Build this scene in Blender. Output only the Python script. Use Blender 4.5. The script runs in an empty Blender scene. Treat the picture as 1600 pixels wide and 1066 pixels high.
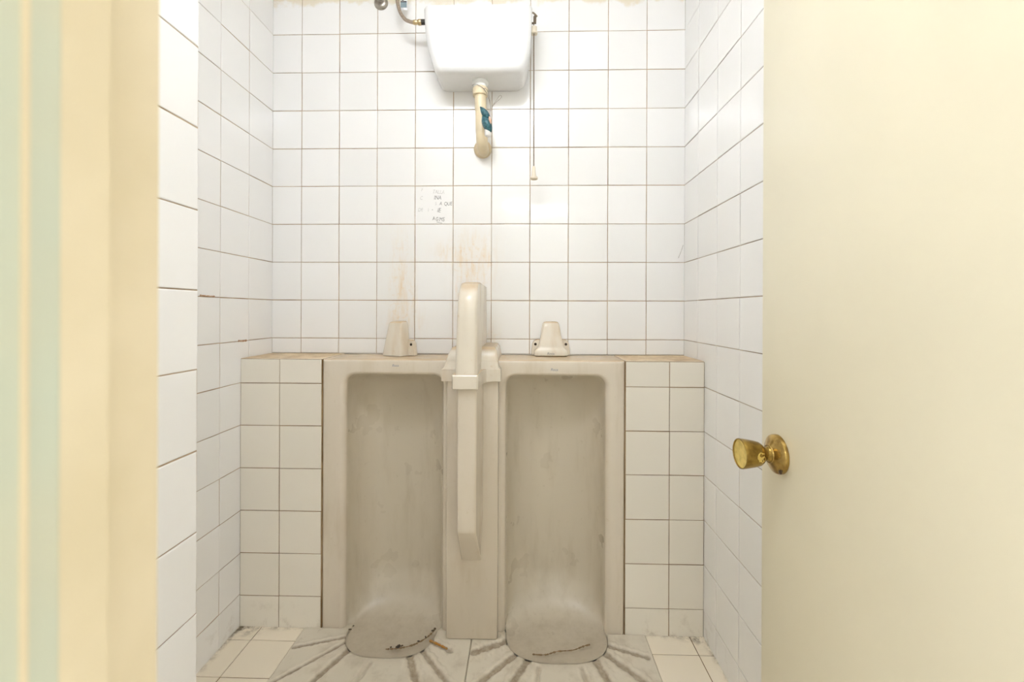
import bpy, bmesh, math, random
from mathutils import Vector, Matrix

PI = math.pi
scene = bpy.context.scene
COL = scene.collection
random.seed(7)
CAM_H = 1.112
CAM_Y = -1.7151

# ------------------------------------------------------------------ materials
class NT:
    """small expression helper round a node tree"""
    def __init__(s, name):
        s.m = bpy.data.materials.new(name); s.m.use_nodes = True
        s.t = s.m.node_tree; s.t.nodes.clear()
        s.out = s.t.nodes.new('ShaderNodeOutputMaterial')
        s.b = s.t.nodes.new('ShaderNodeBsdfPrincipled')
        s.t.links.new(s.b.outputs[0], s.out.inputs[0])
        s.tc = s.t.nodes.new('ShaderNodeTexCoord')
        s.obj = s.tc.outputs['Object']
    def put(s, sock, v):
        if isinstance(v, bpy.types.NodeSocket): s.t.links.new(v, sock)
        elif isinstance(v, (tuple, list)):
            v = tuple(v)
            if sock.type == 'RGBA' and len(v) == 3: v = v + (1,)
            sock.default_value = v
        else: sock.default_value = v
    def set(s, name, v): s.put(s.b.inputs[name], v)
    def math(s, op, a, b=0.0, c=0.0, clamp=False):
        n = s.t.nodes.new('ShaderNodeMath'); n.operation = op; n.use_clamp = clamp
        s.put(n.inputs[0], a); s.put(n.inputs[1], b)
        if len(n.inputs) > 2: s.put(n.inputs[2], c)
        return n.outputs[0]
    def mix(s, f, a, b):
        n = s.t.nodes.new('ShaderNodeMix'); n.data_type = 'RGBA'
        s.put(n.inputs[0], f); s.put(n.inputs[6], a); s.put(n.inputs[7], b)
        return n.outputs[2]
    def noise(s, scale, detail=3.0, rough=.55, stretch=None, col=False):
        n = s.t.nodes.new('ShaderNodeTexNoise')
        n.inputs['Scale'].default_value = scale; n.inputs['Detail'].default_value = detail
        n.inputs['Roughness'].default_value = rough
        if stretch:
            mp = s.t.nodes.new('ShaderNodeMapping'); mp.inputs['Scale'].default_value = stretch
            s.t.links.new(s.obj, mp.inputs[0]); s.t.links.new(mp.outputs[0], n.inputs['Vector'])
        else: s.t.links.new(s.obj, n.inputs['Vector'])
        return n.outputs['Fac']
    def ramp(s, v, a, b):   # smooth 0..1 between a and b
        n = s.t.nodes.new('ShaderNodeMapRange'); n.interpolation_type = 'SMOOTHSTEP'
        s.put(n.inputs[0], v); n.inputs[1].default_value = a; n.inputs[2].default_value = b
        return n.outputs[0]
    def attr(s, name):
        n = s.t.nodes.new('ShaderNodeAttribute'); n.attribute_name = name
        return n.outputs['Fac']
    def xyz(s):
        n = s.t.nodes.new('ShaderNodeSeparateXYZ'); s.t.links.new(s.obj, n.inputs[0])
        return n.outputs
    def bump(s, h, strength=.2, dist=.002):
        n = s.t.nodes.new('ShaderNodeBump'); n.inputs['Strength'].default_value = strength
        n.inputs['Distance'].default_value = dist
        s.t.links.new(h, n.inputs['Height']); s.t.links.new(n.outputs[0], s.b.inputs['Normal'])

def gauss(n, x, z, cx, cz, sx, sz):
    a = n.math('DIVIDE', n.math('SUBTRACT', x, cx), sx)
    b = n.math('DIVIDE', n.math('SUBTRACT', z, cz), sz)
    r = n.math('ADD', n.math('MULTIPLY', a, a), n.math('MULTIPLY', b, b))
    return n.math('EXPONENT', n.math('MULTIPLY', r, -1.0))

def tile_mat(name, base, rough=.11, rust=(), plaster=False, grime=False, corner=False):
    n = NT(name)
    tv = n.attr('tv')
    c = n.mix(tv, base, tuple(v * .955 for v in base[:2]) + (base[2] * .95,))
    o = n.xyz()
    if rust:
        tot = None
        for (cx, cz, sx, sz, st) in rust:
            g = n.math('MULTIPLY', gauss(n, o[0], o[2], cx, cz, sx, sz), st)
            tot = g if tot is None else n.math('ADD', tot, g)
        st = n.noise(9, 5, .65, (7, 7, 1.2))
        sp = n.noise(60, 4, .6)
        k = n.math('ADD', n.math('MULTIPLY', n.ramp(st, .42, .72), .7), n.math('MULTIPLY', n.ramp(sp, .52, .72), .5))
        f = n.math('MULTIPLY', tot, n.math('ADD', k, .18), clamp=True)
        c = n.mix(n.math('MULTIPLY', f, .62), c, (.74, .47, .15))
    if plaster:   # cement smears along the top course
        h = n.math('ADD', o[2], n.math('MULTIPLY', n.noise(11, 4, .6), .11))
        f = n.math('MULTIPLY', n.ramp(h, 2.368, 2.388), .7)
        c = n.mix(f, c, (.74, .65, .49))
    if grime:
        f = n.math('MULTIPLY', n.ramp(o[2], .13, .004), n.ramp(n.noise(19, 6, .7), .52, .74))
        c = n.mix(n.math('MULTIPLY', f, .38), c, (.28, .21, .13))
    if corner:   # black mould in the floor corners
        tot = None
        for cx, cy, sx, sy, st in ((-.975, -.205, .06, .035, .9), (-.86, -.198, .14, .012, .6), (.61, -.205, .05, .03, .9), (.53, -.198, .12, .012, .5), (-.99, -.30, .012, .14, .5), (.62, -.28, .010, .10, .6)):
            g = n.math('MULTIPLY', gauss(n, o[0], o[1], cx, cy, sx, sy), st)
            tot = g if tot is None else n.math('ADD', tot, g)
        f = n.math('MULTIPLY', tot, n.ramp(n.noise(40, 6, .7), .40, .66), clamp=True)
        c = n.mix(f, c, (.17, .13, .08))
    n.set('Base Color', c)
    n.set('Roughness', n.math('ADD', n.math('MULTIPLY', n.noise(5), .08), rough - .07))
    n.set('IOR', 1.5)
    n.bump(n.noise(14, 2), .12, .003)
    return n.m

def grout_mat(name, a=(.48, .365, .25), b=(.27, .18, .10)):
    n = NT(name)
    f = n.ramp(n.noise(7, 4, .65), .38, .66)
    n.set('Base Color', n.mix(f, a, b)); n.set('Roughness', .9)
    return n.m

def ceramic_mat(name, base, stain=(.46, .36, .22), amount=.35, rough=.22, top=False, dirtcol=(.24, .175, .105)):
    n = NT(name)
    f1 = n.math('MULTIPLY', n.ramp(n.noise(5.5, 4, .6, (3, 3, .6)), .46, .78), amount)
    f2 = n.math('MULTIPLY', n.ramp(n.noise(46, 5, .65), .60, .76), amount * .8)
    c = n.mix(f1, base, stain)
    c = n.mix(f2, c, stain)
    if top:   # settled brownish deposit on upward faces
        g = n.t.nodes.new('ShaderNodeNewGeometry')
        sx = n.t.nodes.new('ShaderNodeSeparateXYZ'); n.t.links.new(g.outputs['Normal'], sx.inputs[0])
        up = n.ramp(sx.outputs[2], .55, .9)
        f = n.math('MULTIPLY', up, n.math('ADD', n.math('MULTIPLY', n.noise(20, 4), .6), .35), clamp=True)
        c = n.mix(f, c, (.52, .35, .17))
    d = n.attr('dirt')
    k = n.math('MULTIPLY', d, n.math('ADD', n.math('MULTIPLY', n.noise(55, 5, .7), 1.2), .05), clamp=True)
    c = n.mix(k, c, dirtcol)
    n.set('Base Color', c)
    n.set('Roughness', n.math('ADD', n.math('MULTIPLY', n.noise(8), .2), rough - .1))
    n.bump(n.noise(30, 3), .05, .002)
    return n.m

def plain(name, base, rough=.5, metal=0.0, var=.12, scale=20, dark=None, stretch=None, bump=0):
    n = NT(name)
    f = n.ramp(n.noise(scale, 4, .6, stretch), .35, .75)
    d = dark if dark else tuple(v * (1 - var) for v in base)
    n.set('Base Color', n.mix(f, base, d)); n.set('Roughness', rough); n.set('Metallic', metal)
    if bump: n.bump(n.noise(scale * 1.5, 4), bump, .002)
    return n.m

def emit(name, col, s):
    n = NT(name); n.set('Base Color', (.9, .9, .9)); n.set('Emission Color', col); n.set('Emission Strength', s)
    return n.m

WHITE = (.865, .862, .86)
RUST = [(-.485, 1.22, .035, .16, .85), (-.43, 1.17, .012, .14, .5), (-.30, 1.345, .055, .035, .5), (-.19, 1.36, .07, .06, .75),
        (-.20, 1.27, .075, .07, .75), (-.245, 1.12, .03, .14, .5), (-.47, 1.08, .07, .05, .55), (-.125, 1.02, .03, .05, .5)]
M_tile_back = tile_mat('glazed_tile_stained', WHITE, rust=RUST, plaster=True)
M_tile = tile_mat('glazed_tile', WHITE, grime=True)
M_tile_ledge = tile_mat('glazed_tile_ledge', (.83, .785, .70), grime=True)
M_floor_tile = tile_mat('floor_tile', (.88, .80, .665), rough=.5, corner=True)
M_grout = grout_mat('grout')
M_grout_side = grout_mat('grout_grey', (.46, .38, .30), (.26, .20, .14))
M_grout_dark = grout_mat('grout_dark', (.26, .165, .075), (.10, .06, .025))
M_grout_ledge = grout_mat('grout_ledge', (.32, .215, .11), (.15, .09, .04))
M_joint = grout_mat('brown_joint', (.50, .36, .20), (.28, .17, .07))
M_plaster = plain('plaster', (.80, .78, .73), .9)
M_ledge_top = plain('stained_ledge_top', (.70, .55, .36), .5, dark=(.46, .31, .16), scale=24)
M_cer = ceramic_mat('old_ceramic', (.69, .62, .52), amount=.3, top=True)
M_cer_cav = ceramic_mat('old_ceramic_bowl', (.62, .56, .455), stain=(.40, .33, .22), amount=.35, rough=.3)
M_cer_cap = ceramic_mat('cap_ceramic', (.73, .67, .57), stain=(.55, .38, .20), amount=.45, top=True)
M_plate = ceramic_mat('foot_plate_ceramic', (.70, .645, .54), stain=(.40, .33, .24), amount=.4, rough=.4)
M_cistern = plain('cistern_porcelain', (.80, .805, .81), .26, var=.03)
M_pvc = plain('aged_plastic_pipe', (.78, .665, .46), .35, var=.12)
M_pvc_dark = plain('aged_plastic_flange', (.70, .575, .375), .4, var=.15)
M_white_nut = plain('white_plastic', (.82, .83, .81), .35, var=.05)
M_steel = plain('dull_steel', (.50, .46, .40), .35, .9, var=.35, scale=60)
M_braid = plain('braided_hose', (.52, .43, .35), .4, .6, var=.4, scale=300)
M_brass = plain('brass_fitting', (.66, .52, .30), .3, .9, var=.35, scale=80)
M_black = plain('black_nut', (.03, .025, .02), .4)
M_rod = plain('chain_wire', (.24, .19, .13), .45, .6)
M_cream_pl = plain('cream_plastic', (.80, .72, .58), .4, var=.1)
M_knob = plain('aged_brass', (.40, .27, .07), .27, 1.0, scale=70, dark=(.17, .10, .025))
M_knob_face = plain('worn_brass_face', (.80, .62, .20), .5, .1, scale=90, dark=(.55, .40, .10))
M_knob_shine = plain('bare_brass', (.85, .66, .20), .3, .7, var=.2, scale=100)
M_rose = plain('lacquered_brass', (.55, .38, .12), .15, .9, scale=60, dark=(.28, .17, .05))
M_rose_dark = plain('tarnish', (.05, .025, .01), .3, .3)
M_door = plain('cream_door_paint', (.775, .72, .56), .32, var=.05, scale=3, bump=.04)
M_frame = plain('cream_frame_paint', (.69, .595, .415), .4, var=.14, scale=7, dark=(.61, .52, .34))
M_green = plain('pale_green_casing', (.49, .53, .425), .4, var=.1, scale=7, dark=(.53, .52, .39))  # outer casing coloured pale green beside the cream frame
M_bead = plain('ochre_edge_paint', (.68, .57, .38), .4, var=.1, scale=6)
M_teal = plain('teal_glaze', (.015, .085, .11), .35, scale=160, dark=(.08, .22, .26))
M_peach = plain('peach_paint', (.80, .50, .36), .5)
M_orn_white = plain('white_glaze', (.85, .83, .81), .3, var=.06)
M_wire = plain('thin_wire', (.30, .27, .24), .4, .5)
M_ink = plain('faded_ink', (.16, .16, .17), .8, var=.5, scale=120, dark=(.50, .50, .49))
M_ink_faint = plain('rubbed_ink', (.50, .50, .50), .8, scale=90, dark=(.80, .79, .77))
M_blue_ink = plain('printed_mark', (.10, .12, .22), .7, var=.5, scale=200, dark=(.4, .4, .42))
M_hole = plain('screw_hole', (.035, .018, .01), .8)
M_grime = plain('black_grime', (.045, .035, .025), .8, scale=80, dark=(.16, .11, .06))
M_brownline = plain('brown_grime', (.20, .13, .065), .7, scale=60, dark=(.32, .22, .12))
M_rustline = plain('orange_rust', (.50, .22, .035), .7, scale=70, dark=(.42, .28, .12))
M_rustline2 = plain('red_rust', (.42, .24, .14), .7, scale=90, dark=(.60, .45, .32))
M_tag = plain('paper_tag', (.78, .80, .83), .6)
M_tag_blue = plain('printed_blue', (.28, .37, .42), .6)
M_tubes = emit('lit_tube', (.885, .925, 1.0), 8.0)
M_tubes_c = emit('lit_tube_passage', (.93, .985, 1.0), 3.2)
M_tubes_f = emit('lit_tube_far', (.93, .975, 1.0), 7.0)
M_lampbody = plain('lamp_enamel', (.85, .85, .84), .4)
M_cfloor = plain('terrazzo', (.55, .50, .42), .5, scale=60)

# ------------------------------------------------------------------ mesh helpers
def link(name, bm, mats, parent=None, smooth=None, loc=None, rotz=0):
    me = bpy.data.meshes.new(name)
    bmesh.ops.remove_doubles(bm, verts=bm.verts, dist=1e-6)
    bmesh.ops.recalc_face_normals(bm, faces=bm.faces)
    bm.to_mesh(me); bm.free()
    for m in (mats if isinstance(mats, (list, tuple)) else [mats]): me.materials.append(m)
    o = bpy.data.objects.new(name, me); COL.objects.link(o)
    if smooth is not None:
        for p in me.polygons: p.use_smooth = True
        try: me.set_sharp_from_angle(angle=math.radians(smooth))
        except Exception: pass
    if parent: o.parent = parent
    if loc: o.location = loc
    if rotz: o.rotation_euler = (0, 0, rotz)
    return o

def tag(o, label, cat, group=None):
    o['label'] = label; o['category'] = cat
    if group: o['group'] = group
    return o

def thing(name, label, cat, loc=(0, 0, 0), rotz=0, group=None):
    o = bpy.data.objects.new(name, None); o.empty_display_size = .05; COL.objects.link(o)
    o.location = loc; o.rotation_euler = (0, 0, rotz)
    return tag(o, label, cat, group)

def struct(o):
    o['kind'] = 'structure'; return o

def box(bm, x0, x1, y0, y1, z0, z1, mi=0, bevel=0, seg=2):
    vs = [bm.verts.new(p) for p in ((x0, y0, z0), (x1, y0, z0), (x1, y1, z0), (x0, y1, z0),
                                     (x0, y0, z1), (x1, y0, z1), (x1, y1, z1), (x0, y1, z1))]
    fs = [bm.faces.new([vs[i] for i in q]) for q in ((3, 2, 1, 0), (4, 5, 6, 7), (0, 1, 5, 4), (1, 2, 6, 5), (2, 3, 7, 6), (3, 0, 4, 7))]
    for f in fs: f.material_index = mi
    if bevel:
        es = list({e for f in fs for e in f.edges})
        bmesh.ops.bevel(bm, geom=es, offset=bevel, segments=seg, profile=.5, affect='EDGES')
    return fs

def loft(bm, rings, close=True, caps=(False, False), mi=0):
    R = [[bm.verts.new(p) for p in r] for r in rings]
    n = len(R[0])
    for a, b in zip(R, R[1:]):
        for i in range(n if close else n - 1):
            j = (i + 1) % n
            try: bm.faces.new((a[i], a[j], b[j], b[i])).material_index = mi
            except ValueError: pass
    if caps[0]: bm.faces.new(R[0]).material_index = mi
    if caps[1]: bm.faces.new(R[-1]).material_index = mi
    return R

def tube(bm, pts, r, seg=12, cap=True, mi=0):
    """tube along a polyline; r number or list"""
    P = [Vector(p) for p in pts]; n = len(P)
    rs = r if isinstance(r, (list, tuple)) else [r] * n
    up = None; rings = []
    for i in range(n):
        t = (P[min(i + 1, n - 1)] - P[max(i - 1, 0)]).normalized()
        if up is None:
            up = Vector((0, 0, 1)) if abs(t.z) < .9 else Vector((1, 0, 0))
        a = up - t * up.dot(t)
        if a.length < 1e-5: a = t.orthogonal()
        a.normalize(); up = a; b = t.cross(a)
        rings.append([P[i] + (a * math.cos(2 * PI * k / seg) + b * math.sin(2 * PI * k / seg)) * rs[i] for k in range(seg)])
    loft(bm, rings, True, (cap, cap), mi)

def smooth_path(pts, k=8):
    """Catmull-Rom"""
    P = [Vector(p) for p in pts]; out = []
    for i in range(len(P) - 1):
        p0 = P[max(i - 1, 0)]; p1 = P[i]; p2 = P[i + 1]; p3 = P[min(i + 2, len(P) - 1)]
        for j in range(k):
            t = j / k
            out.append(.5 * ((2 * p1) + (p2 - p0) * t + (2 * p0 - 5 * p1 + 4 * p2 - p3) * t * t + (3 * p1 - p0 - 3 * p2 + p3) * t ** 3))
    out.append(P[-1]); return out

def lathe(bm, prof, M, seg=32, mi=0):
    """prof: list of (r, h) along axis; M maps (x,y,h) to place"""
    rings = [[M @ Vector((max(r, 1e-5) * math.cos(2 * PI * k / seg), max(r, 1e-5) * math.sin(2 * PI * k / seg), h)) for k in range(seg)] for r, h in prof]
    loft(bm, rings, True, (True, True), mi)

def rrect(x0, x1, y0, y1, r, n=6):
    """rounded rectangle ring, counter-clockwise"""
    out = []
    for cx, cy, a in ((x1 - r, y1 - r, 0), (x0 + r, y1 - r, 90), (x0 + r, y0 + r, 180), (x1 - r, y0 + r, 270)):
        for k in range(n + 1):
            t = math.radians(a + 90 * k / n); out.append((cx + r * math.cos(t), cy + r * math.sin(t)))
    return out

def text(name, s, size, mat, loc, rot, parent, skew=0, depth=.0003):
    cu = bpy.data.curves.new(name, 'FONT'); cu.body = s; cu.size = size; cu.extrude = depth; cu.shear = skew
    tmp = bpy.data.objects.new(name + '_tmp', cu); COL.objects.link(tmp)
    dg = bpy.context.evaluated_depsgraph_get()
    me = bpy.data.meshes.new_from_object(tmp.evaluated_get(dg))
    COL.objects.unlink(tmp); bpy.data.objects.remove(tmp); bpy.data.curves.remove(cu)
    me.materials.clear(); me.materials.append(mat)
    o = bpy.data.objects.new(name, me); COL.objects.link(o)
    o.location = loc; o.rotation_euler = rot
    if parent: o.parent = parent
    return o

# ------------------------------------------------------------------ tiled surfaces
GAP = .0023
def tiles(bm, O, U, V, us, vs, mt=0, mg=1, gap=GAP, skip=None, tilt=.0004):
    """a grout bed with one raised, softly bevelled tile per cell; U x V points out of the wall"""
    lay = bm.faces.layers.float.get('tv') or bm.faces.layers.float.new('tv')
    O = Vector(O); U = Vector(U); V = Vector(V); N = U.cross(V)
    q = [bm.verts.new(O + U * u + V * v) for u, v in ((us[0], vs[0]), (us[-1], vs[0]), (us[-1], vs[-1]), (us[0], vs[-1]))]
    f = bm.faces.new(q); f.material_index = mg
    for i in range(len(us) - 1):
        for j in range(len(vs) - 1):
            u0, u1, v0, v1 = us[i], us[i + 1], vs[j], vs[j + 1]
            if skip and skip(u0, u1, v0, v1): continue
            tv = random.random()
            hz = [random.uniform(-tilt, tilt) for _ in range(3)]
            ju, jv = random.uniform(-.0004, .0004), random.uniform(-.0004, .0004)
            rings = []
            for off, h in ((gap / 2, -.0002), (gap / 2 + .0002, .0011), (gap / 2 + .0008, .0017), (gap / 2 + .0022, .0020)):
                ring = []
                for a, b in ((0, 0), (1, 0), (1, 1), (0, 1)):
                    u = (u1 - off if a else u0 + off) + ju; v = (v1 - off if b else v0 + off) + jv
                    hh = h + (hz[0] + hz[1] * (2 * a - 1) + hz[2] * (2 * b - 1)) * (1 if h > .001 else 0)
                    ring.append(bm.verts.new(O + U * u + V * v + N * hh))
                rings.append(ring)
            for a, b in zip(rings, rings[1:]):
                for k in range(4):
                    f = bm.faces.new((a[k], a[(k + 1) % 4], b[(k + 1) % 4], b[k])); f.material_index = mt; f[lay] = tv
            f = bm.faces.new(rings[-1]); f.material_index = mt; f[lay] = tv

def link_tiles(name, bm, mats, back=None):
    me = bpy.data.meshes.new(name); bm.to_mesh(me); bm.free()
    for m in mats: me.materials.append(m)
    o = bpy.data.objects.new(name, me); COL.objects.link(o)
    return struct(o)

ZR = [.945, 1.0043, 1.1545, 1.304, 1.454, 1.604, 1.7525, 1.9026, 2.053, 2.2043, 2.354, 2.504, 2.56]   # course lines
XB = [-.996, -.8786, -.7283, -.5777, -.427, -.2768, -.126, .0242, .1737, .3262, .4753, .6226]
CEIL = 2.56
YF = -.195     # front of ledges and urinals
XL, XR = -.996, .6226
YIN, YOUT = -1.515, -1.635   # door wall

# back wall
bm = bmesh.new()
tiles(bm, (0, 0, 0), (1, 0, 0), (0, 0, 1), XB, ZR)
box(bm, XL - .08, XR + .08, .0005, .10, -.08, CEIL, 2)
wall_back = link_tiles('wall_back', bm, [M_tile_back, M_grout, M_plaster])

# left wall
zl = [-.02, .112, .2557, .406, .558, .708, .8577] + ZR[1:]
bm = bmesh.new()
tiles(bm, (XL, 0, 0), (0, -1, 0), (0, 0, 1), [0, .150, .2995, .4495, .60, .75, .902], zl) if False else None
tiles(bm, (XL, 0, 0), (0, 1, 0), (0, 0, 1), [-.902, -.75, -.60, -.4495, -.2995, -.150, 0], zl)
box(bm, XL - .08, XL - .0005, -.902, 0, -.08, CEIL, 2)
wall_left = link_tiles('wall_left', bm, [M_tile, M_grout, M_plaster])

# the part of the left wall that juts in next to the doorway
XP = -.6155
zp = [-.05, .098, .244, .392, .5405, .694, .847, 1.0005, 1.150, 1.301, 1.456, 1.6075, 1.757, 1.907, 2.057, 2.207, 2.357, 2.507, CEIL]
bm = bmesh.new()
tiles(bm, (XP, 0, 0), (0, 1, 0), (0, 0, 1), [-1.515, -1.35, -1.20, -1.05, -.902], zp)
tiles(bm, (0, -.902, 0), (-1, 0, 0), (0, 0, 1), [-XP, -XP + .15, -XP + .30, -XL], zp)
box(bm, XL - .08, XP - .0005, YIN, -.9025, -.08, CEIL, 2)
link_tiles('wall_left_front', bm, [M_tile, M_grout, M_plaster])

# right wall
zr = [-.02, .094, .2462, .3989, .5521, .7024, .855] + ZR[1:]
bm = bmesh.new()
tiles(bm, (XR, 0, 0), (0, -1, 0), (0, 0, 1), [0, .1335, .288, .438, .590, .742, .894, 1.046, 1.198, 1.350, 1.515], zr)
box(bm, XR + .0005, XR + .08, YIN, 0, -.08, CEIL, 2)
link_tiles('wall_right', bm, [M_tile, M_grout_side, M_plaster])

# front wall round the doorway
DOOR_T = 1.975
bm = bmesh.new()
box(bm, XL - .08, -.175, YOUT, YIN - .0005, -.08, CEIL, 0)
box(bm, .505, XR + .9, YOUT, YIN - .0005, -.08, CEIL, 0)
box(bm, -.175, .505, YOUT, YIN - .0005, DOOR_T + .03, CEIL, 0)
struct(link('wall_front', bm, M_plaster))

# floor : tile strips round the two foot plates, and the passage outside
PX0, PXM, PX1, PY1 = -.761, -.1705, .4215, -.66
bm = bmesh.new()
yl = [YIN, -1.31, -1.16, -1.01, -.86, -.71, PY1]
ys = [PY1, -.56, -.409, -.259, YF]
tiles(bm, (0, 0, 0), (1, 0, 0), (0, 1, 0), [XL, -.914, PX0], ys)
tiles(bm, (0, 0, 0), (1, 0, 0), (0, 1, 0), [PX1, .5725, XR], [PY1, -.581, -.430, -.279, YF])
tiles(bm, (0, 0, 0), (1, 0, 0), (0, 1, 0), [XL, -.914, PX0, -.611, -.461, -.311, PXM, -.02, .13, .28, PX1, .5725, XR], yl)
box(bm, XL - .08, XR + .08, -1.64, .10, -.16, -.10, 2)
box(bm, XL - .08, PX0, -1.0, YF, -.10, -.001, 2)
box(bm, PX1, XR + .08, -1.0, YF, -.10, -.001, 2)
box(bm, XL - .08, XR + .08, YIN, PY1, -.10, -.001, 2)
for a, b in ((PX0, -.600), (-.298, -.060), (.288, PX1)):      # mortar bed under the urinal fronts
    box(bm, a, b, YF - .006, YF + .045, -.10, -.0005, 4)
box(bm, XL - 1.2, XR + 1.2, -4.6, YIN, -.10, -.001, 3)
link_tiles('floor', bm, [M_floor_tile, M_grout_dark, M_plaster, M_cfloor, M_cer_cav])
bm = bmesh.new()
box(bm, XL - 1.2, XR + 1.2, -4.6, .10, CEIL, CEIL + .08)
struct(link('ceiling', bm, M_plaster))
bm = bmesh.new()
box(bm, XL - 1.2, XR + 1.2, -4.6, -4.5, 0, CEIL)
struct(link('wall_passage', bm, plain('passage_paint', (.80, .80, .74), .7)))

# tiled ledges left and right of the urinals
def ledge(name, x0, x1, cols, rows):
    bm = bmesh.new()
    tiles(bm, (0, YF, 0), (1, 0, 0), (0, 0, 1), cols, rows, 0, 1)
    box(bm, x0, x1, YF + .0006, -.0025, -.02, .9415, 4)
    # stained slabs on top
    d = [(cols[i], cols[i + 1]) for i in range(len(cols) - 1)]
    box(bm, x0, x1, YF + .001, -.0025, .9417, .9445, 3, .0008, 1)
    link_tiles(name, bm, [M_tile_ledge, M_grout_ledge, M_plaster, M_ledge_top, M_joint])
ledge('wall_ledge_left', XL + .003, -.70375, [XL + .002, -.8541, -.7046], [-.004, .1106, .2599, .4092, .5586, .7086, .8574, .9425])
ledge('wall_ledge_right', .35145, XR - .003, [.3523, .5024, XR - .002], [-.018, .0938, .2462, .3989, .5521, .7024, .854, .9415])

# ------------------------------------------------------------------ stall urinals
def lerp(a, b, t): return a + (b - a) * t
def urinal(label, x0, x1, oc, W, cut, flip):
    t = thing('urinal', label, 'urinal', (0, 0, 0), 0, 'stall urinals')
    ZT = .888; D = .165; Wc = cut[1]; cc = cut[0]; E = cut[2]
    n1, n2, n3 = 26, 8, 24
    def contour(hw, zt, r, zb, cx):
        """left side up, across the top, right side down; list of (x, z)"""
        r = min(r, hw * .98); pts = []
        for k in range(n1): pts.append((cx - hw, zb + (zt - r - zb) * k / n1))
        for k in range(n2):
            a = PI - (PI / 2) * k / n2; pts.append((cx - hw + r + r * math.cos(a), zt - r + r * math.sin(a)))
        for k in range(n3 + 1): pts.append((cx - hw + r + (2 * hw - 2 * r) * k / n3, zt))
        for k in range(1, n2 + 1):
            a = PI / 2 - (PI / 2) * k / n2; pts.append((cx + hw - r + r * math.cos(a), zt - r + r * math.sin(a)))
        for k in range(n1 - 1, -1, -1): pts.append((cx + hw, zb + (zt - r - zb) * k / n1))
        return pts
    # --- shell: sides, top, front face, rolled lip
    bm = bmesh.new()
    RB = .010
    outer = []
    c0 = contour((x1 - x0) / 2, .943, .004, 0, (x0 + x1) / 2)
    rings = []
    cx0 = (x0 + x1) / 2
    rings.append([(x, -.003, z) for x, z in c0])
    rings.append([(x, YF + RB, z) for x, z in c0])
    for k in range(1, 6):
        a = PI / 2 * k / 5
        cc_ = contour((x1 - x0) / 2 - RB * (1 - math.cos(a)) , .943 - RB * (1 - math.cos(a)), .004, 0, cx0)
        rings.append([(x, YF + RB - RB * math.sin(a), z) for x, z in cc_])
    LR = .021
    for k in range(0, 8):
        a = PI / 2 * k / 7
        o = LR * (1 - math.sin(a))
        ct = contour(W + o, ZT + o * .6, .036 + o, 0, oc)
        rings.append([(x, YF + LR * (1 - math.cos(a)), z) for x, z in ct])
    loft(bm, rings, False)
    body = link('shell', bm, M_cer, t, 40)
    # --- bowl: half-round niche that sweeps forward into the floor
    bm = bmesh.new()
    rows = []
    NT_ = 22
    for i in range(NT_ + 1):
        th = PI / 2 * i / NT_
        c = max(math.cos(th), 0) ** .8 if i < NT_ else 0; s = math.sin(th) ** .85
        w = W * c; d = LR + (D - LR) * s
        zt = ZT - .085 * (1 - math.cos(th))
        ct = contour(w, zt, max(.036 + .05 * s, 1e-5), .13, oc)
        pts = [Vector((x, YF + d, z)) for x, z in ct]
        L, Rr = pts[0], pts[-1]
        def foot(P, sg):
            T0 = .22
            b = min(1, th / T0); t2 = max(0, th - T0) / (PI / 2 - T0) * PI / 2
            e = Vector((lerp(oc, cc, b) + sg * lerp(W, Wc, b) * max(math.cos(t2), 0) ** .75, lerp(YF + LR, YF - .004, b) - E * math.sin(t2) ** .8, .0006))
            q = Vector((P.x * .55 + e.x * .45, lerp(P.y, P.y * .8 + (YF - .004) * .2, b), -.035 - .012 * s))
            return [P * (1 - u) ** 2 + q * 2 * u * (1 - u) + e * u * u for u in [k / 18 for k in range(1, 19)]]
        rows.append(list(reversed(foot(L, -1))) + pts + foot(Rr, 1))
    loft(bm, rows, False)
    dl = bm.verts.layers.float.new('dirt')
    rnd = random.Random(int(x0 * 1000))
    for v in bm.verts:
        low = max(0, 1 - v.co.z / .09)
        v[dl] = min(.75, low * .16 + (.12 if v.co.z < .006 else 0))
    bowl = link('bowl', bm, M_cer_cav, t, 60)
    bowl['label'] = 'greyish hollow bowl'
    return t

uL = urinal('stall urinal left of the centre divider, black grime specks along its bowl lip', -.7036, -.1763, -.452, .170, (-.449, .152, .121), 0)
uR = urinal('stall urinal right of the centre divider, one brown crack line across its bowl foot', -.1757, .3513, .113, .172, (.117, .172, .127), 1)

# printed marks on the urinal fronts
R90 = (PI / 2, 0, 0)
text('logo', 'Roca', .0115, M_blue_ink, (-.4575, YF - .0002, .9185), R90, uL, .25)
text('logo', 'Roca', .0125, M_blue_ink, (.0945, YF - .0002, .9075), R90, uR, .25)

def ribbon(name, pts, w, mat, parent, jitter=.35, h=.0012, seed=1):
    """an irregular flat streak of deposit lying on a surface"""
    rnd = random.Random(seed)
    P = [Vector(p) for p in pts]
    fine = smooth_path(P, 10)
    bm = bmesh.new()
    rs = [w * .5 * (1 + rnd.uniform(-jitter, jitter)) for _ in fine]
    rs[0] *= .3; rs[-1] *= .3
    tube(bm, fine, rs, 6)
    return link(name, bm, mat, parent, 60)

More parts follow.
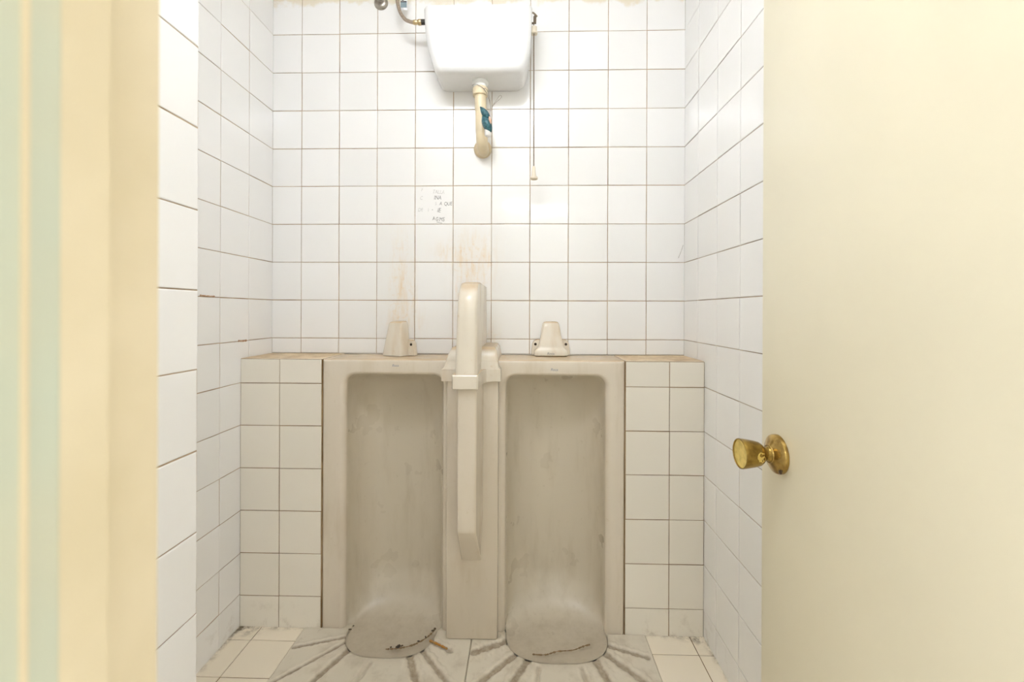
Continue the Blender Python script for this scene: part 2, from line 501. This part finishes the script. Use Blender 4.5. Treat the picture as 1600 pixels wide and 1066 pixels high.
# ------------------------------------------------------------------ grooved foot plates
def foot_plate(label, x0, x1, cut, grooves, seed):
    cc, Wc, E = cut
    rnd = random.Random(seed)
    N, M = 340, 64
    inner = []
    for k in range(N + 1):
        th = PI * k / N          # 0 right .. pi left
        c, s = math.cos(th), math.sin(th)
        inner.append((cc + (Wc + .0012) * math.copysign(abs(c) ** .75, c), YF - .0042 - (E + .0012) * s ** .8))
    outer = []
    for k in range(N + 1):
        th = PI * k / N
        # direction spread over the rectangle
        dx, dy = math.cos(th), -math.sin(th)
        tx = ((x1 - cc) / dx if dx > 1e-9 else (x0 - cc) / dx if dx < -1e-9 else 1e9)
        ty = ((PY1 - (YF - .004)) / dy if dy < -1e-9 else 1e9)
        t = min(tx, ty); outer.append((cc + dx * t, YF - .004 + dy * t))
    G = []
    for g in grooves:
        a = Vector(g[0]); b = Vector(g[1]); G.append((a, b, g[2] * 1.25, g[3]))
    def groove(p):
        best = 0; dirt = 0; ridge = 0
        for n_, (a, b, w, dk) in enumerate(G):
            ab = b - a; u = max(0, min(1, (p - a).dot(ab) / ab.length_squared))
            d = (p - (a + ab * u)).length
            w = w * (1.12 + .16 * math.sin(u * 23 + n_ * 2.1) + .10 * math.sin(u * 61 + n_))
            k = max(0, 1 - (d / w) ** 2) if d < w else 0
            if w <= d < 2.2 * w and 0 < u < 1: ridge = max(ridge, math.sin(PI * (d - w) / (1.2 * w)))
            best = max(best, k); dirt = max(dirt, k * dk)
        return best, dirt, ridge
    bm = bmesh.new()
    dl = bm.verts.layers.float.new('dirt')
    grid = []
    for j in range(M + 1):
        f = (j / M) ** 1.15; row = []
        for i in range(N + 1):
            x = inner[i][0] * (1 - f) + outer[i][0] * f; y = inner[i][1] * (1 - f) + outer[i][1] * f
            g, dk, rg = groove(Vector((x, y)))
            edge = min(x - x0, x1 - x, 10)
            z = .004 - .0042 * min(1, g * 1.6) + .0014 * rg * (1 if g == 0 else 0)
            if edge < .002: z -= .0025
            if j == 0: z -= .003
            if j == 1: z -= .0008
            v = bm.verts.new((x, y, z)); v[dl] = min(1, dk * 1.5 + .45 * math.exp(-f / .05)); row.append(v)
        grid.append(row)
    for a, b in zip(grid, grid[1:]):
        for i in range(N): bm.faces.new((a[i], a[i + 1], b[i + 1], b[i]))
    # skirts
    def skirt(vs):
        lo = [bm.verts.new((v.co.x, v.co.y, -.025)) for v in vs]
        for i in range(len(vs) - 1): bm.faces.new((vs[i], vs[i + 1], lo[i + 1], lo[i]))
    skirt(grid[-1])
    skirt([r[0] for r in grid]); skirt([r[-1] for r in grid])
    o = link('foot_plate', bm, M_plate, None, 40)
    return tag(o, label, 'foot plate', 'grooved foot plates')

gl = [((-.752, -.289), (-.592, -.236), .0055, .95), ((-.745, -.425), (-.585, -.256), .0055, .75), ((-.65, -.47), (-.566, -.290), .008, .9),
      ((-.51, -.47), (-.478, -.345), .006, .25), ((-.290, -.47), (-.358, -.318), .0095, .85), ((-.190, -.45), (-.338, -.274), .0075, .7),
      ((-.232, -.288), (-.315, -.243), .007, .5)]
gr = [((-.158, -.292), (-.040, -.234), .0105, 1.0), ((-.15, -.43), (-.008, -.284), .0085, .9), ((-.06, -.46), (.020, -.314), .010, .85),
      ((.035, -.47), (.053, -.345), .006, .4), ((.205, -.47), (.187, -.345), .006, .35), ((.285, -.47), (.236, -.318), .010, .85),
      ((.405, -.43), (.256, -.268), .0095, .8), ((.402, -.296), (.270, -.245), .0075, .85)]
fL = foot_plate('grooved white ceramic foot plate under the left urinal, one groove stained orange', PX0, PXM - .0008, (-.449, .152, .121), gl, 3)
fR = foot_plate('grooved white ceramic foot plate under the right urinal, all grooves grey brown', PXM + .0008, PX1, (.117, .172, .127), gr, 4)
ribbon('rust_streak', [(-.312, -.244, .0025), (-.285, -.257, .0025), (-.262, -.270, .003), (-.245, -.280, .0035)], .0065, M_rustline, fL, seed=5)['label'] = 'orange rust streak'
# grime in the left bowl and the crack line in the right one
rnd = random.Random(11)
def speck(bm, x, y, z, r):
    m = Matrix.Translation((x, y, z)) @ Matrix.Rotation(rnd.uniform(0, 3), 4, 'Z') @ Matrix.Diagonal((r * rnd.uniform(.7, 1.6), r * rnd.uniform(.5, 1), r * .4, 1))
    bmesh.ops.create_icosphere(bm, subdivisions=1, radius=1, matrix=m)

# ------------------------------------------------------------------ divider between the urinals
XD = -.1705
dv = thing('urinal_divider', 'pale ceramic divider strip with a long fin standing between the two urinals', 'divider')
bm = bmesh.new()
rings = []
for z, o in ((.006, .002), (.010, 0), (.8758, 0)):
    rings.append([(x, y, z) for x, y in rrect(-.2575 + o, -.0835 - o, -.2390 + o, YF - .0012, .004, 3)])
loft(bm, rings, True, (True, True))
link('strip', bm, M_cer, dv, 40)
bm = bmesh.new()
# fin: tapered section swept down, cut off by a slope at the foot
rings = []
def finsec(z, yf, yb, wf, wb, xc=-.1715):
    r = .006
    out = []
    pf = [(-wb, yb), (-wf - .001, yf + r), (-wf + r * .3, yf + r * .3), (-wf + r, yf), (wf - r, yf), (wf - r * .3, yf + r * .3), (wf + .001, yf + r), (wb, yb)]
    return [(xc + a, b, z) for a, b in pf]
for z, yf in ((.8758, -.382), (.60, -.381), (.445, -.380), (.436, -.379), (.43, -.376)):
    k = (yf + .382) * 0
    rings.append(finsec(z, yf, -.2385, .0285, .0375))
for u in (.25, .5, .75, .94):
    z = .43 - .16 * u; yf = -.376 + (.376 - .244) * u
    f = u
    rings.append(finsec(z, yf, -.2385, .0285 + .004 * f, .0375 - .0085 * f))
loft(bm, rings, True, (True, True))
link('fin', bm, M_cer, dv, 30)

cap = thing('divider_cap', 'tall hooded ceramic cap over the top of the centre divider, brown stained crown', 'cap')
# hood
bm = bmesh.new()
prof = [(-.394, .90), (-.3915, .9440), (-.3914, .9447), (-.390, .97), (-.386, 1.04), (-.3815, 1.10), (-.3775, 1.125), (-.371, 1.147), (-.362, 1.165), (-.349, 1.181), (-.333, 1.192), (-.315, 1.1995), (-.295, 1.204), (-.27, 1.2065)]
rings = []
for y, z in prof:
    k = max(0, (z - .94) / .27)
    wl = .0335 - .0055 * k; wr = .0325 - .003 * k
    r = .011
    # ring lying from the front point back to the wall, at this level
    yb = -.0025 if z > .9442 else YF - .0012
    out = [(XD - .004 - wl - .001, yb, z), (XD - .003 - wl, y + .015, z), (XD - .003 - wl + .003, y + .005, z), (XD - .003 - wl + r, y, z),
           (XD + wr - r, y, z), (XD + wr - .003, y + .005, z), (XD + wr - .001, y + .015, z), (XD + wr - .004, yb, z)]
    rings.append(out)
for dx, dz in ((.0025, .0015), (.007, .0028), (.013, .0033)):
    rings.append([(p[0] + (dx if i < 4 else -dx), min(-.0025, p[1] + dx), 1.2065 + dz) for i, p in enumerate(rings[len(prof) - 1])])
loft(bm, rings, True, (True, True))
link('hood', bm, M_cer_cap, cap, 48)
# tapered shoulder sitting on the urinal tops
bm = bmesh.new()
def sec(xa, xb, ya, z, r=.008, yb=-.0025): return [(x, y, z) for x, y in rrect(xa, xb, ya, yb, r, 4)]
rings = [sec(-.272, -.077, -.253, .918, .004, YF - .0012), sec(-.266, -.082, -.250, .925, .004, YF - .0012), sec(-.261, -.085, -.2455, .9445, .004, YF - .0012), sec(-.261, -.085, -.2455, .9447), sec(-.258, -.086, -.243, .955), sec(-.250, -.090, -.233, .978), sec(-.243, -.096, -.220, .988), sec(-.236, -.104, -.205, .991)]
loft(bm, rings, True, (True, True))
link('shoulder', bm, M_cer_cap, cap, 40)
# collar band with the square nose round the fin
bm = bmesh.new()
def nose(z, e):
    pts = [(-.274 - e, YF - .0012), (-.274 - e, -.250 - e), (-.240, -.2515 - e), (-.226, -.258 - e), (-.219, -.275), (-.2165, -.33), (-.2155 - e, -.394), (-.212, -.399 - e),
           (-.140, -.399 - e), (-.1355 + e, -.394), (-.1345, -.33), (-.131, -.285), (-.122, -.262 - e), (-.108, -.2525 - e), (-.075 + e, -.250 - e), (-.075 + e, YF - .0012)]
    return [(x, y, z) for x, y in pts]
loft(bm, [nose(.8765, -.0015), nose(.8785, 0), nose(.9165, 0), nose(.9195, -.002)], True, (True, True))
link('collar', bm, M_cer_cap, cap, 30)

# ------------------------------------------------------------------ water inlet covers (spreaders)
def inlet_cover(label, loc, rotz, logo, plainbase=False):
    t = thing('inlet_cover', label, 'inlet cover', loc, rotz, 'ceramic inlet covers')
    bm = bmesh.new()
    rings = []
    for z, w, d in ((.0, .060, .060), (.003, .063, .064), (.020, .062, .063), (.027, .056, .059), (.036, .0465, .055), (.075, .039, .047), (.110, .0335, .040), (.122, .031, .036), (.128, .026, .028), (.130, .018, .016)):
        if plainbase:
            w = .047 - .016 * z / .13 - (.012 if z > .129 else .005 if z > .127 else 0); d = .062 - .020 * z / .13 - (.018 if z > .129 else .008 if z > .127 else 0)
        r = min(.014, w * .45)
        rings.append([(x, y, z) for x, y in rrect(-w, w, -d, -.0005, r * .6, 4)])
    loft(bm, rings, True, (True, True))
    link('hood', bm, M_cer_cap, t, 45)
    for s in (-1, 1):
        bm = bmesh.new()
        rr = []
        for y in (-.001, -.014, -.017):
            e = .002 if y < -.015 else 0
            rr.append([(s * x, y, z) for x, z in ((.035, .001), (.074 - e, .001), (.075 - e, .012), (.070 - e, .046), (.064 - e, .056 - e), (.052, .060 - e), (.035, .060 - e))])
        loft(bm, rr, True, (True, True))
        ear = link('ear', bm, M_cer_cap, t, 40)
        bm = bmesh.new()
        lathe(bm, [(.0052, 0), (.0052, .0012)], Matrix.Translation((s * .0585, -.0168, .042)) @ Matrix.Rotation(PI / 2, 4, 'X'), 16)
        h = link('screw_hole', bm, M_hole, ear, 40); h['label'] = 'dark screw hole'
    if logo:
        text('logo', 'Roca', .0135, M_ink, (-.0165, -.0648, .006), R90, t, .2)
    return t
inlet_cover('pale ceramic inlet cover on the right urinal, upright with a printed maker mark', (.1055, -.0025, .9445), 0, True)
inlet_cover('pale ceramic inlet cover on the left urinal, turned askew with a rusty top', (-.4660, -.0330, .9445), math.radians(-27), False, True)

# ------------------------------------------------------------------ cistern
ci = thing('cistern', 'white porcelain high level cistern fixed to the tiled wall above the urinals', 'cistern', (0, 0, 0))
bm = bmesh.new()
rings = []
def csec(z, xa, xb, yf, r): return [(x, y, z) for x, y in rrect(xa, xb, yf, -.0025, r, 7)]
keys = [(1.971, -.312, -.022, -.128, .020), (1.9725, -.317, -.014, -.138, .022), (1.978, -.3225, -.004, -.146, .024), (1.990, -.328, .004, -.150, .026),
        (2.014, -.336, .013, -.152, .027), (2.06, -.349, .020, -.154, .027), (2.105, -.357, .0245, -.155, .026), (2.16, -.361, .027, -.1555, .025), (2.202, -.3625, .028, -.156, .024), (2.206, -.3605, .026, -.154, .022)]
rings = [csec(*k) for k in keys]
loft(bm, rings, True, (True, True))
link('tank', bm, M_cistern, ci, 50)
bm = bmesh.new()
lathe(bm, [(.030, 0), (.031, .006), (.027, .012), (.0235, .014), (.0235, .0230)], Matrix.Translation((-.1640, -.078, 1.9705)) @ Matrix.Rotation(PI, 4, 'X'), 28)
link('outlet_boss', bm, M_white_nut, ci, 40)
bm = bmesh.new()
tube(bm, [(.0265, -.092, 2.178), (.040, -.092, 2.178), (.040, -.092, 2.20), (.040, -.098, 2.2055)], .0042, 10)
tube(bm, smooth_path([(.022, -.10, 2.207), (.030, -.10, 2.211), (.038, -.10, 2.206), (.046, -.10, 2.197)], 5), .0032, 8)
link('flush_lever', bm, M_rod, ci, 40)
bm = bmesh.new()
rings = []
for k in range(20):      # eyelet round the chain
    a = 2 * PI * k / 20
    rings.append([(.0350 + rr * math.cos(a), -.0995 + rr * math.sin(a), zz) for rr, zz in ((.0042, 2.133), (.0125, 2.133), (.0130, 2.140), (.0110, 2.142), (.0110, 2.158), (.0042, 2.158))])
rings.append(rings[0])
loft(bm, rings, True)
box(bm, .020, .0262, -.108, -.091, 2.142, 2.156, 0, .002)
link('chain_guide', bm, M_cream_pl, ci, 40)

# pull chain
pc = thing('pull_chain', 'thin straight pull chain with a cream bell handle hanging right of the cistern', 'pull chain')
bm = bmesh.new()
tube(bm, [(.0345, -.10, 2.198), (.0345, -.10, 2.13), (.0358, -.098, 1.85), (.0365, -.095, 1.648)], .0020, 8)
link('rod', bm, M_rod, pc, 40)
bm = bmesh.new()
lathe(bm, [(.0035, .048), (.0055, .046), (.0062, .035), (.0085, .014), (.0095, .010), (.0145, .008), (.0150, .002), (.0135, 0), (.009, .001), (.008, .004)], Matrix.Translation((.0365, -.095, 1.600)), 24)
link('handle', bm, M_cream_pl, pc, 40)

# ------------------------------------------------------------------ flush pipe
fp = thing('flush_pipe', 'cream plastic flush pipe bending from the cistern outlet into the tiled wall', 'pipe')
bm = bmesh.new()
pth = [(-.1640, -.078, 1.9465), (-.1630, -.078, 1.90), (-.1605, -.079, 1.80)]
for k in range(0, 9):
    a = PI / 2 * k / 8
    pth.append((-.158 + .0005 * k * .5, -.036 - .043 * math.cos(a), 1.775 - .043 * math.sin(a)))
pth.append((-.1565, -.004, 1.732))
tube(bm, pth, .0215, 24)
link('pipe', bm, M_pvc, fp, 50)
bm = bmesh.new()
lathe(bm, [(.0265, 0), (.0285, .003), (.0285, .026), (.026, .030), (.0216, .030)], Matrix.Translation((-.1638, -.078, 1.9165)), 20)
link('coupling_nut', bm, M_pvc, fp, 30)
bm = bmesh.new()
lathe(bm, [(.0345, .0), (.0345, .010), (.031, .017), (.024, .019)], Matrix.Translation((-.1605, -.0025, 1.744)) @ Matrix.Rotation(PI / 2, 4, 'X'), 32)
link('wall_flange', bm, M_pvc_dark, fp, 40)

# hanging ornament
orn = thing('hanging_ornament', 'small teal and white ornament tied by thin wire beside the flush pipe', 'ornament')
def pod(bm, a, b, r, flat=.6, seg=14):
    A, B = Vector(a), Vector(b); d = B - A; L = d.length; d.normalize()
    rot = d.to_track_quat('Z', 'Y').to_matrix().to_4x4()
    rings = []
    n = 14
    for i in range(n + 1):
        t = i / n; rr = r * math.sin(PI * min(max(t, .03), .985)) ** .7
        rings.append([Matrix.Translation(A) @ rot @ Vector((rr * (1 + .07 * math.cos(5 * 2 * PI * k / seg)) * math.cos(2 * PI * k / seg), rr * flat * math.sin(2 * PI * k / seg), L * t)) for k in range(seg)])
    loft(bm, rings, True, (True, True))
bm = bmesh.new(); pod(bm, (-.159, -.126, 1.854), (-.122, -.126, 1.803), .0165, .75); link('upper_leaf', bm, M_teal, orn, 60)
bm = bmesh.new(); pod(bm, (-.1500, -.130, 1.818), (-.1190, -.130, 1.760), .0225, .75); link('lower_leaf', bm, M_teal, orn, 60)
bm = bmesh.new(); pod(bm, (-.146, -.121, 1.822), (-.120, -.121, 1.748), .0175, .6); link('body', bm, M_orn_white, orn, 60)
bm = bmesh.new(); lathe(bm, [(.0085, 0), (.0125, .004), (.0135, .022), (.010, .032)], Matrix.Translation((-.1305, -.124, 1.748)), 18); link('base', bm, M_orn_white, orn, 50)
bm = bmesh.new(); pod(bm, (-.1250, -.145, 1.812), (-.1195, -.145, 1.784), .0080, .6); link('face', bm, M_peach, orn, 60)
bm = bmesh.new()
tube(bm, smooth_path([(-.193, -.090, 1.952), (-.175, -.109, 1.945), (-.150, -.109, 1.930), (-.134, -.108, 1.905), (-.1245, -.110, 1.868), (-.123, -.124, 1.805)], 8), .0010, 6)
tube(bm, smooth_path([(-.1225, -.124, 1.835), (-.118, -.124, 1.852), (-.100, -.124, 1.873), (-.086, -.124, 1.885), (-.082, -.124, 1.893), (-.088, -.124, 1.896), (-.098, -.124, 1.884), (-.114, -.124, 1.858), (-.124, -.124, 1.84)], 8), .0009, 6)
tube(bm, smooth_path([(-.150, -.109, 1.930), (-.138, -.111, 1.925), (-.126, -.118, 1.89), (-.1215, -.124, 1.85)], 8), .0008, 6)
link('wire', bm, M_wire, orn, 60)

# ------------------------------------------------------------------ water supply
sh = thing('supply_hose', 'braided metal supply hose curving down into the left side of the cistern', 'hose')
bm = bmesh.new()
tube(bm, smooth_path([(-.394, -.10, 2.1815), (-.412, -.099, 2.182), (-.430, -.094, 2.190), (-.447, -.088, 2.203), (-.468, -.076, 2.238), (-.482, -.064, 2.29), (-.488, -.060, 2.35), (-.497, -.060, 2.41), (-.525, -.058, 2.437), (-.553, -.056, 2.415), (-.5625, -.055, 2.375), (-.563, -.055, 2.356)], 8), .0066, 12)
link('hose', bm, M_braid, sh, 60)
bm = bmesh.new()
Rx = Matrix.Translation((-.412, -.0992, 2.182)) @ Matrix.Rotation(PI / 2, 4, 'Y')
lathe(bm, [(.0075, 0), (.0085, .002), (.0085, .012), (.0075, .016), (.0098, .018), (.0105, .020), (.0105, .029), (.0095, .031)], Rx, 12)
link('ferrule', bm, M_brass, sh, 30)
bm = bmesh.new()
lathe(bm, [(.0100, 0), (.0105, .002), (.0105, .019)], Matrix.Translation((-.382, -.1, 2.182)) @ Matrix.Rotation(PI / 2, 4, 'Y'), 6)
link('black_nut', bm, M_black, sh, 30)
bm = bmesh.new()
rings = []
for k in range(7):
    x = -.474 + .026 * k / 6; y = -.048 - .004 * math.sin(PI * k / 6)
    rings.append([(x, y, 2.262), (x, y, 2.355), (x, y + .0008, 2.355), (x, y + .0008, 2.262)])
loft(bm, rings, True, (True, True))
tg = link('paper_tag', bm, M_tag, sh)
tg['label'] = 'printed paper tag'
def tagband(name, pts_z, mat, xa=-.4725, xb=-.4495):
    bm = bmesh.new(); box(bm, xa, xb, -.0530, -.0518, pts_z[0], pts_z[1]); link(name, bm, mat, tg)
tagband('blue_band', (2.271, 2.290), M_tag_blue)
tagband('dark_line', (2.2905, 2.294), M_black)
bm = bmesh.new()
loft(bm, [[(-.468, -.0530, 2.297), (-.460, -.0530, 2.297), (-.464, -.0530, 2.3035)], [(-.468, -.0518, 2.297), (-.460, -.0518, 2.297), (-.464, -.0518, 2.3035)]], True, (True, True))
link('printed_triangle', bm, M_black, tg)
bm = bmesh.new()
tube(bm, smooth_path([(-.471, -.053, 2.318), (-.467, -.053, 2.308), (-.459, -.053, 2.306), (-.455, -.053, 2.313), (-.4535, -.053, 2.326)], 6), .0011, 6)
link('printed_curl', bm, M_black, tg)

va = thing('wall_valve', 'dull steel pipe stub with round flange on the tiles left of the cistern', 'valve')
bm = bmesh.new()
lathe(bm, [(.0275, 0), (.0275, .003), (.024, .009), (.015, .013), (.013, .013)], Matrix.Translation((-.5635, -.0025, 2.3225)) @ Matrix.Rotation(PI / 2, 4, 'X'), 30)
link('flange', bm, M_steel, va, 40)
bm = bmesh.new()
tube(bm, [(-.5635, -.012, 2.3235), (-.5635, -.045, 2.3245), (-.5633, -.0545, 2.329), (-.563, -.055, 2.338), (-.563, -.055, 2.360)], [.010, .010, .0105, .0105, .0085], 14)
link('stub', bm, M_steel, va, 40)

# ------------------------------------------------------------------ handwriting rubbed on a wall tile
HW = [('F', -.403, 1.583, .017, 0), ('TALLA', -.3585, 1.5745, .021, 0), ('C', -.408, 1.550, .020, 0), ('INA', -.3525, 1.5505, .022, 1), ('S', -.3475, 1.5285, .017, 0), ('A', -.331, 1.5285, .019, 1),
      ('QUE', -.3125, 1.5265, .020, 2), ('DE', -.4155, 1.5035, .020, 0), ('I', -.3765, 1.503, .019, 0), ('-', -.361, 1.5055, .020, 1), ('iE', -.3395, 1.501, .024, 1), ('A', -.358, 1.469, .020, 1), ('G', -.346, 1.467, .020, 1), ('MS', -.332, 1.4655, .022, 2)]
for s, x, z, sz, k in HW:
    o = text('handwriting', s, sz * 1.0, (M_ink_faint, M_ink, M_ink)[k], (x, -.0028, z), (PI / 2, random.uniform(-.08, .08), 0), wall_back, .15)
    o.scale = (.78, 1, 1)
o = ribbon('handwriting', [(-.342, -.0026, 1.4625), (-.33, -.0026, 1.460), (-.320, -.0026, 1.457)], .0016, M_ink, wall_back)

# rusty flaws in two joints of the left wall
for pts, w_ in (([(-.9932, -.392, 1.1585), (-.9932, -.36, 1.157), (-.9932, -.325, 1.1565)], .0045), ([(-.9932, -.21, 1.006), (-.9932, -.185, 1.0045), (-.9932, -.165, 1.005)], .006)):
    g = ribbon('rust_streak', pts, w_, M_rustline2, wall_left, .5)
# small crack in a tile at the right corner
ribbon('tile_crack', [(.6165, -.0022, 1.372), (.6075, -.0022, 1.345), (.597, -.0022, 1.319)], .0012, M_wire, wall_back)

# grime pieces inside the bowls
for (x, y, z, r) in [(-.405, -.285, .012, .0075), (-.411, -.288, .012, .005), (-.395, -.282, .012, .0045), (-.30, -.213, .02, .007), (-.305, -.219, .018, .005), (-.345, -.262, .013, .0035), (-.325, -.245, .015, .0045),
                     (-.594, -.214, .012, .006), (-.585, -.208, .02, .004), (-.43, -.287, .010, .004)]:
    bm = bmesh.new(); speck(bm, x, y, z, r)
    g = link('grime', bm, M_grime, uL, 60); g['label'] = 'black grime speck'
g = ribbon('grime', [(.033, -.300, .008), (.075, -.298, .006), (.115, -.283, .006), (.165, -.276, .006), (.20, -.262, .008), (.225, -.255, .010)], .0042, M_brownline, uR, .5)
g['label'] = 'brown crack line'
g = ribbon('grime', [(-.445, -.296, .010), (-.405, -.291, .010), (-.36, -.275, .010), (-.325, -.248, .012), (-.302, -.218, .016)], .0045, M_brownline, uL, .6, seed=9)
g['label'] = 'brown grime line'

# ------------------------------------------------------------------ door and frame
XDF = .44
bm = bmesh.new()
box(bm, XDF, XDF + .038, -1.552, -.894, .012, DOOR_T - .012, 0, .0025, 2)
door = struct(link('door_1', bm, M_door, None, 40))
kn = bpy.data.objects.new('door_knob', None); COL.objects.link(kn); kn.parent = door; kn['label'] = 'worn brass door knob'
KM = Matrix.Translation((XDF - .0002, -.9465, .868)) @ Matrix.Rotation(-PI / 2, 4, 'Y')
bm = bmesh.new()
lathe(bm, [(.0335, 0), (.0335, .003), (.0325, .006), (.029, .0085), (.020, .0125), (.0155, .015), (.0150, .017)], KM, 40)
rose = link('rose', bm, M_rose, kn, 35)
bm = bmesh.new()
lathe(bm, [(.0150, .014), (.0135, .017), (.0115, .020), (.0115, .0235), (.0125, .027)], KM, 32)
link('neck', bm, M_knob, kn, 40)
bm = bmesh.new()
lathe(bm, [(.0115, .0255), (.0165, .0285), (.0200, .033), (.0220, .040), (.0238, .050), (.0250, .058), (.0256, .0635), (.0252, .0655), (.0243, .0655), (.0238, .0640), (.0238, .0600)], KM, 40)
link('grip', bm, M_knob, kn, 40)
bm = bmesh.new()
lathe(bm, [(.0237, .0606), (.0237, .0632), (.0225, .0630), (.014, .0620), (.004, .0616), (.0, .0616)], KM, 36)
f = link('face_disc', bm, M_knob_face, kn, 40)
# bare patch on the grip
bm = bmesh.new()
rnd = random.Random(5)
c = []
def gp(h, a, e=.0003):
    prof = [(.0165, .0285), (.0200, .033), (.0220, .040), (.0238, .050)]
    for (r0, h0), (r1, h1) in zip(prof, prof[1:]):
        if h <= h1 or (r1, h1) == prof[-1]:
            r = r0 + (r1 - r0) * (h - h0) / (h1 - h0); break
    return KM @ Vector(((r + e) * math.cos(a), (r + e) * math.sin(a), h))
# the camera sees the -y side of the grip (towards the door wall)
import itertools
A0 = -PI / 2 - .05
cen = bm.verts.new(gp(.0375, A0))
ringv = []
for k in range(14):
    a = 2 * PI * k / 14; rr = rnd.uniform(.6, 1.2)
    ringv.append(bm.verts.new(gp(0.0385 + .0085 * rr * math.cos(a), A0 + .40 * rr * math.sin(a))))
for k in range(14): bm.faces.new((cen, ringv[k], ringv[(k + 1) % 14]))
link('bare_patch', bm, M_knob_shine, kn, 60)
bm = bmesh.new()
for (yy, zz, r) in ((-.948, .8465, .0085), (-.966, .8455, .0055)):
    m = Matrix.Translation((XDF - .0075, yy, zz)) @ Matrix.Diagonal((.0016, r, r * 1.1, 1))
    bmesh.ops.create_icosphere(bm, subdivisions=2, radius=1, matrix=m)
link('tarnish_spot', bm, M_rose_dark, kn, 60)

def jamb(bm, prof, z0, z1):
    loft(bm, [[(x, y, z0) for x, y in prof], [(x, y, z1) for x, y in prof]], True, (True, True))
XS = -.1524
bm = bmesh.new()
# door stop and lining of the left jamb, head above, right jamb
jamb(bm, [(-.195, YIN + .004), (-.1735, YIN + .004), (-.170, YIN), (-.1695, -1.5535), (-.1560, -1.5540), (XS, -1.5575), (XS, -1.5745), (-.195, -1.5745)], 0, DOOR_T + .02)
box(bm, -.17, .505, -1.60, YIN, DOOR_T, DOOR_T + .03)
jamb(bm, [(.51, YIN), (.486, YIN), (.486, -1.553), (.470, -1.556), (.470, -1.64), (.51, -1.64)], 0, DOOR_T)
trim = struct(link('trim_1', bm, M_frame, None, 30))
bm = bmesh.new()
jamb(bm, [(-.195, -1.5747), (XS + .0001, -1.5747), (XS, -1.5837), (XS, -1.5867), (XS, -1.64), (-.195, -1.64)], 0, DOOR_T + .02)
g = link('green_casing', bm, M_green, trim, 30); g['label'] = 'pale green casing'
bm = bmesh.new()
jamb(bm, [(XS - .002, -1.5835), (XS + .0012, -1.5845), (XS + .0012, -1.5858), (XS - .002, -1.5868)], 0, DOOR_T + .02)
g = link('bead', bm, M_bead, trim, 30); g['label'] = 'ochre edge bead'

# ------------------------------------------------------------------ lamps on the ceilings
def tube_lamp(label, x, y, L, mat, r=.019):
    t = thing('ceiling_lamp', label, 'lamp', (x, y, CEIL), 0)
    bm = bmesh.new(); box(bm, -L / 2 - .03, L / 2 + .03, -.035, .035, -.045, -.0005, 0, .006); link('housing', bm, M_lampbody, t, 40)
    bm = bmesh.new(); tube(bm, [(-L / 2, 0, -.076 - r), (L / 2, 0, -.076 - r)], r, 24); link('tube', bm, mat, t, 40)
    for s in (-1, 1):
        bm = bmesh.new(); box(bm, s * (L / 2 + .008) - .009, s * (L / 2 + .008) + .009, -.022, .022, -.118, -.044, 0, .004); link('tube_holder', bm, M_lampbody, t, 40)
    return t
tube_lamp('tube lamp on the washroom ceiling', -.20, -1.30, .60, M_tubes, .045)
tube_lamp('tube lamp on the passage ceiling just outside the door', -.36, -2.05, .60, M_tubes_c)
tube_lamp('tube lamp on the passage ceiling far behind the door', .10, -4.05, 1.0, M_tubes_f)

# ------------------------------------------------------------------ world, camera, colour management
w = bpy.data.worlds.new('world'); scene.world = w; w.use_nodes = True
w.node_tree.nodes['Background'].inputs[0].default_value = (.95, .98, 1.0, 1)
w.node_tree.nodes['Background'].inputs[1].default_value = .66

cam = bpy.data.cameras.new('camera'); co = bpy.data.objects.new('camera', cam); COL.objects.link(co)
yaw, roll = -.0259, .0038
F = Vector((math.sin(yaw), math.cos(yaw), 0)); r0 = Vector((math.cos(yaw), -math.sin(yaw), 0)); u0 = Vector((0, 0, 1))
r = r0 * math.cos(roll) + u0 * math.sin(roll); u = u0 * math.cos(roll) - r0 * math.sin(roll)
m = Matrix((r, u, -F)).transposed().to_4x4(); m.translation = (0, CAM_Y, CAM_H)
co.matrix_world = m
cam.sensor_fit = 'HORIZONTAL'; cam.sensor_width = 36; cam.lens = 685.93 / 1600 * 36
cam.shift_y = -(533 - 486.97) / 1600
cam.clip_start = .01
cam.dof.use_dof = True; cam.dof.focus_distance = 1.35; cam.dof.aperture_fstop = 5.4
scene.camera = co

scene.view_settings.view_transform = 'Standard'; scene.view_settings.look = 'None'
scene.view_settings.gamma = 1; scene.view_settings.use_curve_mapping = False
scene.view_settings.exposure = 2.10
scene.cycles.max_bounces = 14; scene.cycles.diffuse_bounces = 9; scene.cycles.glossy_bounces = 6
scene.cycles.sample_clamp_indirect = 6
